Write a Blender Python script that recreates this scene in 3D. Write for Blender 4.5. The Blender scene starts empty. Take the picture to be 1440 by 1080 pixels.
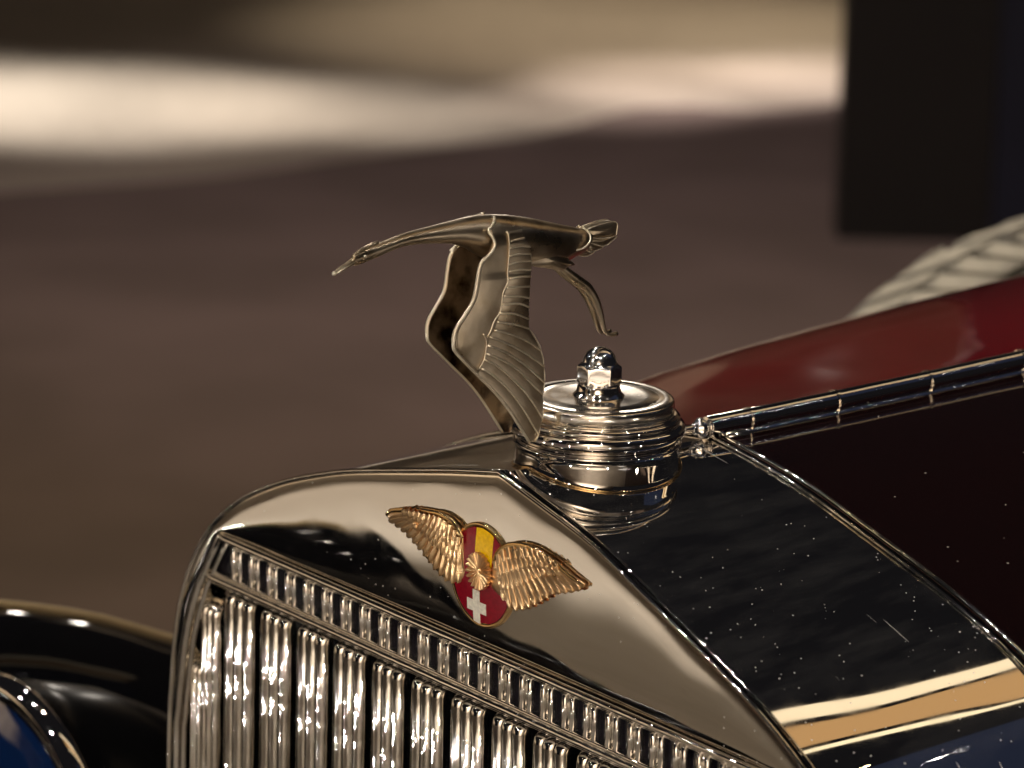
import bpy, math, random
from mathutils import Vector, Matrix
random.seed(7)
S = bpy.context.scene
COL = S.collection
R = math.radians

# ------------------------------------------------------------------ camera
AZ, EL, ROLL, DIST, FPX = R(53.5), R(14), R(1.5), 2.4, 6400.0
fwd = Vector((-math.sin(AZ)*math.cos(EL), math.cos(AZ)*math.cos(EL), -math.sin(EL)))
r0 = Vector((math.cos(AZ), math.sin(AZ), 0)); u0 = r0.cross(fwd)
rgt = r0*math.cos(ROLL) + u0*math.sin(ROLL); upv = -r0*math.sin(ROLL) + u0*math.cos(ROLL)
cam_loc = -(DIST*(fwd + (-17/FPX)*rgt - (125/FPX)*upv))
cd = bpy.data.cameras.new('camera'); cam = bpy.data.objects.new('camera', cd); COL.objects.link(cam)
cam.matrix_world = Matrix(((rgt.x, upv.x, -fwd.x, cam_loc.x), (rgt.y, upv.y, -fwd.y, cam_loc.y), (rgt.z, upv.z, -fwd.z, cam_loc.z), (0, 0, 0, 1)))
cd.sensor_width = 36; cd.lens = 36*FPX/1440; cd.clip_start = .1; cd.clip_end = 200
cd.dof.use_dof = True; cd.dof.focus_distance = 2.40; cd.dof.aperture_fstop = 10.5
S.camera = cam

# ------------------------------------------------------------------ world, exposure
w = bpy.data.worlds.new('World'); S.world = w; w.use_nodes = True
bg = w.node_tree.nodes['Background']; bg.inputs[0].default_value = (.8, .75, .85, 1); bg.inputs[1].default_value = .006
S.view_settings.view_transform = 'Standard'; S.view_settings.look = 'None'
S.view_settings.exposure = .55; S.view_settings.gamma = 1
try:
    S.cycles.use_denoising = True; S.cycles.denoiser = 'OPENIMAGEDENOISE'
    S.cycles.max_bounces = 10; S.cycles.glossy_bounces = 8; S.cycles.sample_clamp_indirect = 12
    S.cycles.use_adaptive_sampling = True; S.cycles.adaptive_threshold = .01
except Exception: pass

# ------------------------------------------------------------------ lamps of the hall
def aim(o, target):
    d = Vector(target) - o.location
    o.rotation_euler = d.to_track_quat('-Z', 'Y').to_euler()
def spot(loc, target, power, deg, blend=.35, col=(1, .82, .6), rad=.05):
    l = bpy.data.lights.new('spot_lamp', 'SPOT'); l.energy = power; l.spot_size = R(deg); l.spot_blend = blend
    l.color = col; l.shadow_soft_size = rad
    o = bpy.data.objects.new('spot_lamp', l); o.location = loc; COL.objects.link(o); aim(o, target); return o
def area(loc, target, power, sx, sy, col, rot=0):
    l = bpy.data.lights.new('area_lamp', 'AREA'); l.shape = 'RECTANGLE'; l.size = sx; l.size_y = sy; l.energy = power; l.color = col
    o = bpy.data.objects.new('area_lamp', l); o.location = loc; COL.objects.link(o)
    d = (Vector(target)-Vector(loc)).normalized(); y = Vector((0, 1, 0)); y = (y - d*y.dot(d)).normalized(); x = y.cross(-d)
    o.matrix_world = Matrix(((x.x, y.x, -d.x, loc[0]), (x.y, y.y, -d.y, loc[1]), (x.z, y.z, -d.z, loc[2]), (0, 0, 0, 1)))
    return o
FZ = -1.2
# pools on the floor behind the car, as the photograph shows them
CR = (1, .91, .80)
spot((-6.1, 3.2, 4.5), (-6.49, 3.68, FZ), 1900, 13, 1, CR)
spot((-7.6, 2.0, 4.5), (-6.95, 3.1, FZ), 1600, 16, 1, CR)
spot((-5.9, 3.6, 4.5), (-6.24, 4.08, FZ), 1000, 10, 1, CR)
spot((-5.8, 4.0, 4.5), (-5.98, 4.20, FZ), 450, 7, 1, CR)
spot((-5.8, 4.4, 4.5), (-5.97, 4.66, FZ), 1100, 8, 1, (1, .87, .77))
spot((-5.8, 5.0, 4.5), (-6.05, 5.02, FZ), 1250, 10, 1, (1, .85, .78))
spot((-5.8, 5.6, 4.5), (-5.98, 5.40, FZ), 1050, 9, 1, (1, .85, .78))
spot((-6.0, 6.6, 4.5), (-6.70, 5.35, FZ), 900, 20, .9, (1, .80, .55))
# cooler, pinkish light over the carpet
spot((-3.4, 1.4, 4.8), (-4.7, 3.9, FZ), 420, 40, 1, (1, .81, .76))
# unseen pools added in front of and beside the car for metal reflections
spot((-4.9, -4.0, 4.0), (-4.05, -2.75, FZ), 1350, 23, .7, (1, .93, .83))
spot((-1.8, -4.4, 4.5), (-2.2, -2.6, FZ), 330, 55, 1, (1, .89, .73))
spot((3.8, -1.2, 4.0), (3.7, -2.7, FZ), 2900, 28, .6, (1, .92, .80))
spot((1.9, -2.4, 4.0), (2.0, -4.2, FZ), 1600, 22, .5, (1, .92, .8))
spot((4.6, 2.6, 4.0), (4.3, 3.2, FZ), 500, 26, .7)
spot((5.0, -.5, 4.0), (4.9, .3, FZ), 1300, 20, .5, (.9, .93, 1))
# general warm wash over the hall floor
spot((-2.4, 0.6, 5.5), (-2.6, 1.6, FZ), 560, 60, 1.0, (1, .78, .50))
spot((3.0, -2.3, 5.5), (4.6, -3.4, FZ), 500, 75, 1.0, (1, .90, .76))  # wide wash added on the camera-side floor to brighten the cap's reflections
# unseen washers added on the hall walls for reflections in the metal
spot((-9.5, 5.2, 5.5), (-14.2, 8.4, 4.5), 620, 44, .8, (1, .84, .64), .1)
spot((-6.5, 9.0, 5.5), (-11.2, 12.4, 4.5), 620, 44, .8, (1, .84, .64), .1)
for q, e in (((-13.2, 8.6), 90), ((-10.6, 13.2), 90), ((-15.0, 5.5), 100)):
    spot((q[0]+1.6, q[1]-1.0, 3.0), (q[0], q[1], .4), e, 34, .6, (1, .84, .64))
spot((-9, -6.0, 5.5), (-13, -8.5, 1.0), 2000, 70, .8, (1, .84, .64), .1)
spot((5.5, -5.5, 5.0), (9.0, -8.5, 2.5), 4800, 95, .8, (1, .92, .82), .1)
# spots on the car itself
for p, e in (((-.9, -1.9, 2.6), 40), ((.9, -2.3, 2.9), 40), ((-2.0, -.6, 3.0), 34), ((2.2, -1.2, 2.6), 36), ((-2.8, 1.0, 2.6), 30),
             ((1.9, .9, 3.2), 22), ((-3.2, -2.4, 2.4), 36), ((0.1, -3.6, 1.9), 30)):
    spot(p, (0, 0, -.05), e, 60, .6, (1, .92, .82), .035)
# unseen low spots, added in front of the car for glints in the grille
for ang, d_, hh in ((-168, 2.5, -.20), (-127, 3.1, -.25), (-112, 2.6, -.33), (-98, 3.4, -.22), (-74, 2.7, -.29), (-49, 3.2, -.24), (-20, 2.6, -.16)):
    a_ = R(ang); spot((d_*math.cos(a_), d_*math.sin(a_), hh-.25*d_), (0, 0, -.05), 8, 34, .6, (1, .96, .9), .013)
for p, e in (((3.0, 1.2, -.7), 8), ((-6.2, 4.9, 1.2), 18), ((-7.6, 5.0, 1.0), 26)):
    spot(p, (0, 0, -.05), e, 40, .6, (1, .9, .78), .06)
# small green exit-type lamp between two white ones, low at front left
spot((-2.26, -1.23, -.745), (0, 0, -.1), .02, 50, .5, (.03, 1, .25), .007)
spot((-2.272, -1.212, -.748), (0, 0, -.1), .10, 50, .5, (1, .97, .9), .006)
spot((-2.248, -1.248, -.745), (0, 0, -.1), .06, 50, .5, (1, .97, .9), .004)
# overhead, right of the car: warm battens and a wide blue one
area((-.25, 2.0, 3.1), (.25, .1, -.05), 1.9, .20, 3.6, (1, .78, .50))
area((.04, 2.0, 3.1), (.25, .1, -.05), 1.3, .30, 3.5, (1, .56, .22))
area((.26, 2.0, 3.08), (.25, .1, -.05), .7, .07, 3.4, (1, .80, .50))
area((1.35, 2.1, 2.7), (.3, .1, -.1), .30, 1.5, 3.2, (.30, .45, 1))
for k in range(26):  # tiny unseen coloured lamps, added for sparkles in the polished roof
    p = (random.uniform(.55, 1.7), random.uniform(.8, 3.4), 2.45+random.uniform(-.1, .1)); c = random.choice([(1, .95, .9), (.5, .7, 1), (1, .4, .5), (.5, 1, .8), (1, .8, .5)])
    spot(p, (.3, .1, -.1), random.uniform(.02, .08), 40, .5, c, random.uniform(.003, .007))

# ------------------------------------------------------------------ materials
def mat(name, base=(.5, .5, .5), metal=0., rough=.5, coat=0., spec=None):
    m = bpy.data.materials.new(name); m.use_nodes = True; n = m.node_tree.nodes; b = n['Principled BSDF']
    b.inputs['Base Color'].default_value = (*base, 1); b.inputs['Metallic'].default_value = metal; b.inputs['Roughness'].default_value = rough
    b.inputs['Coat Weight'].default_value = coat; b.inputs['Coat Roughness'].default_value = .03
    return m
def nd(m, t, **kw):
    x = m.node_tree.nodes.new(t)
    for k, v in kw.items():
        if k in x.inputs: x.inputs[k].default_value = v
        else: setattr(x, k, v)
    return x
def lk(m, a, b): m.node_tree.links.new(a, b)
def bsdf(m): return m.node_tree.nodes['Principled BSDF']
def ramp(m, src, stops):
    r = nd(m, 'ShaderNodeValToRGB'); e = r.color_ramp.elements
    while len(e) < len(stops): e.new(.5)
    for i, (p, c) in enumerate(stops): e[i].position = p; e[i].color = (*c, 1) if len(c) == 3 else c
    lk(m, src, r.inputs[0]); return r
def coords(m, scale=(1, 1, 1), rot=(0, 0, 0)):
    t = nd(m, 'ShaderNodeTexCoord'); mp = nd(m, 'ShaderNodeMapping'); mp.inputs['Scale'].default_value = scale; mp.inputs['Rotation'].default_value = rot
    lk(m, t.outputs['Object'], mp.inputs[0]); return mp.outputs[0]
def bump(m, src, strength, dist, prev=None):
    b = nd(m, 'ShaderNodeBump'); b.inputs['Strength'].default_value = strength; b.inputs['Distance'].default_value = dist
    lk(m, src, b.inputs['Height'])
    if prev: lk(m, prev.outputs[0], b.inputs['Normal'])
    return b
def worn_metal(name, base, r0_, r1_, wob=0., wobscale=9, dust=0., scratch=0., nscale=60, dark=None, haze=0.):
    m = mat(name, base, 1., r0_)
    co = coords(m); nz = nd(m, 'ShaderNodeTexNoise'); nz.inputs['Scale'].default_value = nscale; nz.inputs['Detail'].default_value = 6; lk(m, co, nz.inputs[0])
    rr = nd(m, 'ShaderNodeMapRange'); rr.inputs['From Min'].default_value = .35; rr.inputs['From Max'].default_value = .7
    rr.inputs['To Min'].default_value = r0_; rr.inputs['To Max'].default_value = r1_; lk(m, nz.outputs[0], rr.inputs[0])
    rough = rr.outputs[0]; colr = None
    if dark:
        rp = ramp(m, nz.outputs[0], [(.38, dark), (.56, base)]); colr = rp.outputs[0]
    prev = None
    if wob:
        n2 = nd(m, 'ShaderNodeTexNoise'); n2.inputs['Scale'].default_value = wobscale; n2.inputs['Detail'].default_value = 1; lk(m, co, n2.inputs[0])
        prev = bump(m, n2.outputs[0], 1, wob, prev)
    mask = None
    if dust:
        v = nd(m, 'ShaderNodeTexVoronoi'); v.inputs['Scale'].default_value = 420; lk(m, co, v.inputs[0])
        d = nd(m, 'ShaderNodeMath', operation='LESS_THAN'); lk(m, v.outputs['Distance'], d.inputs[0]); d.inputs[1].default_value = .17
        sel = nd(m, 'ShaderNodeSeparateColor'); lk(m, v.outputs['Color'], sel.inputs[0])
        cn = nd(m, 'ShaderNodeTexNoise'); cn.inputs['Scale'].default_value = 16; cn.inputs['Detail'].default_value = 3; lk(m, co, cn.inputs[0])
        ca = nd(m, 'ShaderNodeMath', operation='MULTIPLY_ADD'); lk(m, cn.outputs[0], ca.inputs[0]); ca.inputs[1].default_value = .55; lk(m, sel.outputs[0], ca.inputs[2])
        g = nd(m, 'ShaderNodeMath', operation='GREATER_THAN'); lk(m, ca.outputs[0], g.inputs[0]); g.inputs[1].default_value = 1.285-dust
        x = nd(m, 'ShaderNodeMath', operation='MULTIPLY'); lk(m, d.outputs[0], x.inputs[0]); lk(m, g.outputs[0], x.inputs[1]); mask = x.outputs[0]
    if scratch:
        for ang, sc in ((.5, 1), (-.35, 1.3), (1.2, .8)):
            c2 = coords(m, (11*sc, 760*sc, 40), (0, 0, ang))
            v = nd(m, 'ShaderNodeTexVoronoi'); v.inputs['Scale'].default_value = 1.; lk(m, c2, v.inputs[0])
            d = nd(m, 'ShaderNodeMath', operation='LESS_THAN'); lk(m, v.outputs['Distance'], d.inputs[0]); d.inputs[1].default_value = .2
            sel = nd(m, 'ShaderNodeSeparateColor'); lk(m, v.outputs['Color'], sel.inputs[0])
            g = nd(m, 'ShaderNodeMath', operation='GREATER_THAN'); lk(m, sel.outputs[0], g.inputs[0]); g.inputs[1].default_value = 1-scratch
            x = nd(m, 'ShaderNodeMath', operation='MULTIPLY'); lk(m, d.outputs[0], x.inputs[0]); lk(m, g.outputs[0], x.inputs[1])
            x2 = nd(m, 'ShaderNodeMath', operation='MULTIPLY'); lk(m, x.outputs[0], x2.inputs[0]); x2.inputs[1].default_value = .6
            if mask:
                y = nd(m, 'ShaderNodeMath', operation='MAXIMUM'); lk(m, mask, y.inputs[0]); lk(m, x2.outputs[0], y.inputs[1]); mask = y.outputs[0]
            else: mask = x2.outputs[0]
    b = bsdf(m)
    if haze:
        hz_ = nd(m, 'ShaderNodeTexNoise'); hz_.inputs['Scale'].default_value = 1; hz_.inputs['Detail'].default_value = 7; hz_.inputs['Roughness'].default_value = .65; lk(m, coords(m, (60, 14, 30), (0, 0, .5)), hz_.inputs[0])
        hr = nd(m, 'ShaderNodeMapRange'); hr.inputs['From Min'].default_value = .42; hr.inputs['From Max'].default_value = .75; hr.inputs['To Max'].default_value = haze; lk(m, hz_.outputs[0], hr.inputs[0])
        hy_ = nd(m, 'ShaderNodeMath', operation='MAXIMUM'); lk(m, mask, hy_.inputs[0]); lk(m, hr.outputs[0], hy_.inputs[1]); mask = hy_.outputs[0]
    if mask:
        y = nd(m, 'ShaderNodeMath', operation='MULTIPLY_ADD'); lk(m, mask, y.inputs[0]); y.inputs[1].default_value = .4; lk(m, rough, y.inputs[2]); rough = y.outputs[0]
        mm = nd(m, 'ShaderNodeMath', operation='SUBTRACT'); mm.inputs[0].default_value = 1; lk(m, mask, mm.inputs[1]); lk(m, mm.outputs[0], b.inputs['Metallic'])
    lk(m, rough, b.inputs['Roughness'])
    if colr: lk(m, colr, b.inputs['Base Color'])
    if prev: lk(m, prev.outputs[0], b.inputs['Normal'])
    return m
M = {}
M['chrome'] = worn_metal('polished_nickel', (.92, .89, .85), .015, .05, wob=.0006, wobscale=22)
M['chrome_front'] = worn_metal('polished_nickel_front', (.88, .84, .78), .02, .07, wob=.0013, wobscale=11, dust=.03)
M['chrome_top'] = worn_metal('polished_nickel_top', (.86, .84, .80), .02, .06, wob=.0040, wobscale=5.5, dust=.06, scratch=.012, haze=.028)
M['chrome_cap'] = worn_metal('polished_nickel_cap', (.93, .86, .77), .05, .15, wob=.0004, wobscale=40, nscale=90)
M['chrome_lid'] = worn_metal('satin_nickel_lid', (.93, .85, .74), .16, .28, wob=.0006, wobscale=35, nscale=60)
M['chrome_trim'] = worn_metal('polished_nickel_trim', (.93, .9, .85), .03, .12, wob=.0009, wobscale=60)
M['chrome_slat'] = worn_metal('polished_nickel_slat', (.93, .9, .85), .02, .07)
_m = M['chrome_slat']; _n = nd(_m, 'ShaderNodeTexNoise'); _n.inputs['Scale'].default_value = 1; _n.inputs['Detail'].default_value = 2; lk(_m, coords(_m, (30, 30, 24)), _n.inputs[0])
lk(_m, bump(_m, _n.outputs[0], 1, .0021).outputs[0], bsdf(_m).inputs['Normal'])
M['nut'] = worn_metal('chromed_nut', (.95, .95, .96), .10, .18)
M['bird'] = worn_metal('aged_nickel_silver', (.54, .44, .32), .27, .40, wob=.0002, wobscale=120, nscale=50, dark=(.38, .295, .195))
M['bird_inner'] = worn_metal('stained_nickel_silver', (.50, .38, .24), .28, .5, wob=.0008, wobscale=90, nscale=60, dark=(.05, .032, .02))
M['bird_edge'] = worn_metal('worn_bright_edge', (1, .90, .72), .34, .5)
M['gold'] = worn_metal('gilt_brass', (.88, .58, .31), .24, .36, nscale=40, dark=(.78, .49, .24))
M['gold_rim'] = worn_metal('gilt_rim', (.86, .58, .27), .12, .25)
def enamel(name, c):
    m = mat(name, c, 0, .16, .25)
    co = coords(m); n = nd(m, 'ShaderNodeTexNoise'); n.inputs['Scale'].default_value = 500; lk(m, co, n.inputs[0])
    r = ramp(m, n.outputs[0], [(.3, tuple(x*.8 for x in c)), (.7, tuple(min(1, x*1.1) for x in c))]); lk(m, r.outputs[0], bsdf(m).inputs['Base Color'])
    b = bump(m, n.outputs[0], .4, .0002); lk(m, b.outputs[0], bsdf(m).inputs['Normal']); return m
M['red_enamel'] = enamel('red_enamel', (.25, .003, .015))
M['yellow_enamel'] = enamel('yellow_enamel', (1, .56, .002))
M['white_enamel'] = enamel('white_enamel', (.85, .80, .68))
def paint(name, c, c2, dust=.03, rough=.05):
    m = mat(name, c, 0, rough, .8 if rough < .5 else 0); co = coords(m)
    n = nd(m, 'ShaderNodeTexNoise'); n.inputs['Scale'].default_value = 3; n.inputs['Detail'].default_value = 3; lk(m, co, n.inputs[0])
    r = ramp(m, n.outputs[0], [(.4, c), (.65, c2)])
    v = nd(m, 'ShaderNodeTexVoronoi'); v.inputs['Scale'].default_value = 150; lk(m, co, v.inputs[0])
    d = nd(m, 'ShaderNodeMath', operation='LESS_THAN'); lk(m, v.outputs['Distance'], d.inputs[0]); d.inputs[1].default_value = .1
    sel = nd(m, 'ShaderNodeSeparateColor'); lk(m, v.outputs['Color'], sel.inputs[0])
    g = nd(m, 'ShaderNodeMath', operation='GREATER_THAN'); lk(m, sel.outputs[0], g.inputs[0]); g.inputs[1].default_value = 1-dust
    x = nd(m, 'ShaderNodeMath', operation='MULTIPLY'); lk(m, d.outputs[0], x.inputs[0]); lk(m, g.outputs[0], x.inputs[1])
    mx = nd(m, 'ShaderNodeMixRGB'); lk(m, x.outputs[0], mx.inputs[0]); lk(m, r.outputs[0], mx.inputs[1]); mx.inputs[2].default_value = (.5, .45, .38, 1)
    lk(m, mx.outputs[0], bsdf(m).inputs['Base Color'])
    n2 = nd(m, 'ShaderNodeTexNoise'); n2.inputs['Scale'].default_value = 6; lk(m, co, n2.inputs[0]); b = bump(m, n2.outputs[0], 1, .002)
    lk(m, b.outputs[0], bsdf(m).inputs['Normal']); return m
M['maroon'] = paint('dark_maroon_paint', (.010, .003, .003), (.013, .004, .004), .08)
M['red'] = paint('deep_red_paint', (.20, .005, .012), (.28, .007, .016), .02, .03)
M['black'] = paint('black_paint', (.004, .004, .005), (.006, .006, .007), .0)
M['wing_black'] = paint('black_wing_paint', (.004, .004, .005), (.006, .006, .007), .0); bsdf(M['wing_black']).inputs['Coat Weight'].default_value = 0; bsdf(M['wing_black']).inputs['Specular IOR Level'].default_value = .12
M['black_core'] = mat('black_core', (.003, .003, .0035), 0, .22)
bsdf(M['black_core']).inputs['Specular IOR Level'].default_value = .03
M['crest_sheen'] = mat('tan_crest_sheen', (.34, .26, .14), 0, .5)  # warm reflection on the wing edge, put into a matte tan colour
M['pocket'] = mat('dark_enamel_pocket', (.008, .007, .012), 0, .12, .5)
M['dark_glass'] = mat('headlamp_glass', (.003, .014, .06), 0, .05, 1)  # blue reflection painted into the lens base colour
M['panel'] = paint('black_panel', (.002, .001, .0012), (.003, .0015, .002), 0, .7)
M['navy'] = paint('navy_panel', (.002, .004, .018), (.003, .005, .022), 0, .7)
M['tyre'] = mat('cream_tyre', (.42, .37, .27), 0, .8)
_m = M['tyre']; _n = nd(_m, 'ShaderNodeTexNoise'); _n.inputs['Scale'].default_value = 30; lk(_m, coords(_m), _n.inputs[0])
lk(_m, ramp(_m, _n.outputs[0], [(.35, (.22, .21, .19)), (.6, (.46, .44, .39))]).outputs[0], bsdf(_m).inputs['Base Color'])
M['tyre_groove'] = mat('tyre_groove', (.05, .045, .038), 0, .9)
def floor_mat():
    m = mat('hall_floor', (.2, .15, .1), 0, .42); co = coords(m)
    n = nd(m, 'ShaderNodeTexNoise'); n.inputs['Scale'].default_value = .8; n.inputs['Detail'].default_value = 5; lk(m, co, n.inputs[0])
    r = ramp(m, n.outputs[0], [(.35, (.29, .25, .21)), (.65, (.40, .355, .305))])
    n3 = nd(m, 'ShaderNodeTexNoise'); n3.inputs['Scale'].default_value = 22; n3.inputs['Detail'].default_value = 4; lk(m, co, n3.inputs[0])
    mx = nd(m, 'ShaderNodeMixRGB', blend_type='MULTIPLY'); mx.inputs[0].default_value = .35
    lk(m, r.outputs[0], mx.inputs[1]); lk(m, n3.outputs[1] if False else ramp(m, n3.outputs[0], [(.3, (.6, .6, .6)), (.7, (1, 1, 1))]).outputs[0], mx.inputs[2])
    lk(m, mx.outputs[0], bsdf(m).inputs['Base Color'])
    rr = nd(m, 'ShaderNodeMapRange'); rr.inputs['To Min'].default_value = .3; rr.inputs['To Max'].default_value = .6; lk(m, n.outputs[0], rr.inputs[0]); lk(m, rr.outputs[0], bsdf(m).inputs['Roughness'])
    return m
M['floor'] = floor_mat()
M['wall'] = mat('hall_wall_plaster', (.55, .47, .38), 0, .8)
_m = M['wall']; _n = nd(_m, 'ShaderNodeTexNoise'); _n.inputs['Scale'].default_value = .7; _n.inputs['Detail'].default_value = 4; lk(_m, coords(_m), _n.inputs[0])
lk(_m, ramp(_m, _n.outputs[0], [(.35, (.40, .33, .26)), (.65, (.62, .53, .43))]).outputs[0], bsdf(_m).inputs['Base Color'])
M['carpet'] = mat('mauve_carpet', (.17, .115, .115), 0, .9)
_m = M['carpet']; _n = nd(_m, 'ShaderNodeTexNoise'); _n.inputs['Scale'].default_value = 2.5; lk(_m, coords(_m), _n.inputs[0])
lk(_m, ramp(_m, _n.outputs[0], [(.35, (.105, .078, .070)), (.65, (.135, .10, .092))]).outputs[0], bsdf(_m).inputs['Base Color'])

# ------------------------------------------------------------------ mesh helpers
def mesh(name, vs, fs, m, parent=None, smooth=True, angle=None):
    me = bpy.data.meshes.new(name); me.from_pydata([tuple(v) for v in vs], [], fs); me.validate(); me.update()
    import bmesh
    bm = bmesh.new(); bm.from_mesh(me); bmesh.ops.recalc_face_normals(bm, faces=bm.faces); bm.to_mesh(me); bm.free()
    if smooth:
        me.shade_smooth()
        if angle is not None: me.set_sharp_from_angle(angle=R(angle))
    me.materials.append(M[m] if isinstance(m, str) else m)
    o = bpy.data.objects.new(name, me); COL.objects.link(o)
    if parent: o.parent = parent
    return o
class MB:
    def __init__(s): s.v = []; s.f = []
    def add(s, v, f):
        k = len(s.v); s.v += [tuple(p) for p in v]; s.f += [tuple(i+k for i in q) for q in f]
    def grid(s, rows, closed_u=False, closed_v=False):
        nr, nc = len(rows), len(rows[0]); v = [p for r in rows for p in r]; f = []
        for i in range(nr if closed_v else nr-1):
            for j in range(nc if closed_u else nc-1):
                a = i*nc+j; b = i*nc+(j+1) % nc; c = ((i+1) % nr)*nc+(j+1) % nc; d = ((i+1) % nr)*nc+j; f.append((a, b, c, d))
        s.add(v, f)
    def tube(s, pts, rad, n=8, cap=True, sx=1., up=None):
        pts = [Vector(p) for p in pts]; N = len(pts); rad = rad if isinstance(rad, (list, tuple)) else [rad]*N
        rows = []; prev = None
        for i, p in enumerate(pts):
            t = (pts[min(i+1, N-1)]-pts[max(i-1, 0)]).normalized()
            a = Vector(up) if up else (prev if prev else (Vector((0, 0, 1)) if abs(t.z) < .9 else Vector((1, 0, 0))))
            a = (a-t*a.dot(t)).normalized(); b = t.cross(a); prev = a
            rows.append([p+(a*math.cos(2*math.pi*k/n)+b*math.sin(2*math.pi*k/n)*sx)*rad[i] for k in range(n)])
        k0 = len(s.v); s.grid(rows, closed_u=True)
        if cap:
            s.f.append(tuple(k0+k for k in range(n))); s.f.append(tuple(k0+(N-1)*n+k for k in range(n)))
    def lathe(s, prof, c, n=96, axis='z'):
        rows = []
        for r, h in prof:
            row = []
            for k in range(n):
                a = 2*math.pi*k/n
                if axis == 'z': row.append((c[0]+r*math.cos(a), c[1]+r*math.sin(a), c[2]+h))
                elif axis == 'y': row.append((c[0]+r*math.cos(a), c[1]+h, c[2]+r*math.sin(a)))
                else: row.append((c[0]+h, c[1]+r*math.cos(a), c[2]+r*math.sin(a)))
            rows.append(row)
        s.grid(rows, closed_u=True)
    def box(s, lo, hi):
        x0, y0, z0 = lo; x1, y1, z1 = hi
        s.add([(x0, y0, z0), (x1, y0, z0), (x1, y1, z0), (x0, y1, z0), (x0, y0, z1), (x1, y0, z1), (x1, y1, z1), (x0, y1, z1)],
              [(0, 3, 2, 1), (4, 5, 6, 7), (0, 1, 5, 4), (1, 2, 6, 5), (2, 3, 7, 6), (3, 0, 4, 7)])
    def build(s, name, m, parent=None, smooth=True, angle=None): return mesh(name, s.v, s.f, m, parent, smooth, angle)
def thing(name, label, cat, loc=(0, 0, 0), group=None):
    o = bpy.data.objects.new(name, None); COL.objects.link(o); o.location = loc; o['label'] = label; o['category'] = cat
    o.empty_display_size = .02
    if group: o['group'] = group
    return o
def tag(o, label=None, cat=None, kind=None, group=None):
    if label: o['label'] = label
    if cat: o['category'] = cat
    if kind: o['kind'] = kind
    if group: o['group'] = group
    return o
def smoothpts(pts, n):
    """Catmull-Rom through pts, n samples evenly by chord length"""
    P = [Vector(p) for p in pts]; out = []
    if len(P) < 3:
        dense = [P[0].lerp(P[-1], i/40) for i in range(41)]
    else:
        P = [P[0]*2-P[1]]+P+[P[-1]*2-P[-2]]; dense = []
        for i in range(1, len(P)-2):
            a, b, c, d = P[i-1:i+3]
            for k in range(12):
                t = k/12; dense.append(.5*((2*b)+(c-a)*t+(2*a-5*b+4*c-d)*t*t+(3*b-a-3*c+d)*t**3))
        dense.append(P[-2])
    L = [0]
    for i in range(1, len(dense)): L.append(L[-1]+(dense[i]-dense[i-1]).length)
    j = 0
    for i in range(n):
        s_ = L[-1]*i/(n-1)
        while j < len(L)-2 and L[j+1] < s_: j += 1
        q = (s_-L[j])/max(1e-12, L[j+1]-L[j]); out.append(dense[j].lerp(dense[j+1], min(1, max(0, q))))
    return out
def interp(x, xs, ys):
    if x <= xs[0]: return ys[0]
    for i in range(1, len(xs)):
        if x <= xs[i]: return ys[i-1]+(ys[i]-ys[i-1])*(x-xs[i-1])/(xs[i]-xs[i-1])
    return ys[-1]

# ------------------------------------------------------------------ setting: floor
mb = MB(); mb.box((-30, -25, FZ-.3), (25, 30, FZ)); tag(mb.build('floor', 'floor', smooth=False), kind='structure')
# darker carpet round the car; its wavy far edge paints the light pools' border
edge = smoothpts([(-9, .6, 0), (-6.2, .7, 0), (-5.85, 2.4, 0), (-5.78, 2.97, 0), (-5.70, 3.44, 0), (-5.72, 3.72, 0), (-5.74, 4.1, 0), (-5.76, 4.36, 0), (-5.86, 4.6, 0), (-5.90, 4.77, 0), (-5.79, 4.83, 0), (-5.71, 4.95, 0), (-5.72, 5.15, 0), (-5.6, 6, 0), (-5.4, 14, 0)], 120)
mb = MB(); mb.grid([[Vector((p.x, p.y, FZ+.004)) for p in edge], [Vector((12, max(.6, p.y-1), FZ+.004)) for p in edge]]); tag(mb.build('carpet', 'carpet', smooth=False), kind='structure')
# far walls of the hall, washed with warm light
def wall(a, b_, h):
    a, b_ = Vector((*a, 0)), Vector((*b_, 0)); d = (b_-a).normalized(); n_ = Vector((-d.y, d.x, 0))*.3; mb = MB()
    q = [a, b_, b_+n_, a+n_]; mb.add([(p.x, p.y, FZ) for p in q]+[(p.x, p.y, h) for p in q], [(0, 1, 2, 3), (4, 5, 6, 7), (0, 1, 5, 4), (1, 2, 6, 5), (2, 3, 7, 6), (3, 0, 4, 7)])
    tag(mb.build('hall_wall', 'wall', smooth=False), kind='structure')
wall((-17, 2), (-2, 28.7), 5.2); wall((-9, -14), (-17, -2), 2.2); wall((14, -3), (3, -14), 6.5)

# ------------------------------------------------------------------ dark display partition behind, right
pt = thing('display_partition', 'tall black display partition standing on the floor behind the car', 'partition', (-4.62, 4.19, FZ))
pdir = Vector((math.cos(R(53.5)), math.sin(R(53.5)), 0)); pn = Vector((-pdir.y, pdir.x, 0))
def slab(a, b, th, z0, z1, name, m, off=0.):
    mb = MB(); q = [pdir*a+pn*off, pdir*b+pn*off, pdir*b+pn*(off+th), pdir*a+pn*(off+th)]
    mb.add([(p.x, p.y, z0) for p in q]+[(p.x, p.y, z1) for p in q], [(0, 1, 2, 3), (4, 5, 6, 7), (0, 1, 5, 4), (1, 2, 6, 5), (2, 3, 7, 6), (3, 0, 4, 7)])
    return mb.build(name, m, pt, smooth=False)
slab(0, .29, .12, 0, 2.4, 'panel', 'panel'); slab(.293, 1.2, .12, 0, 2.4, 'banner', 'navy', .004)

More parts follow.
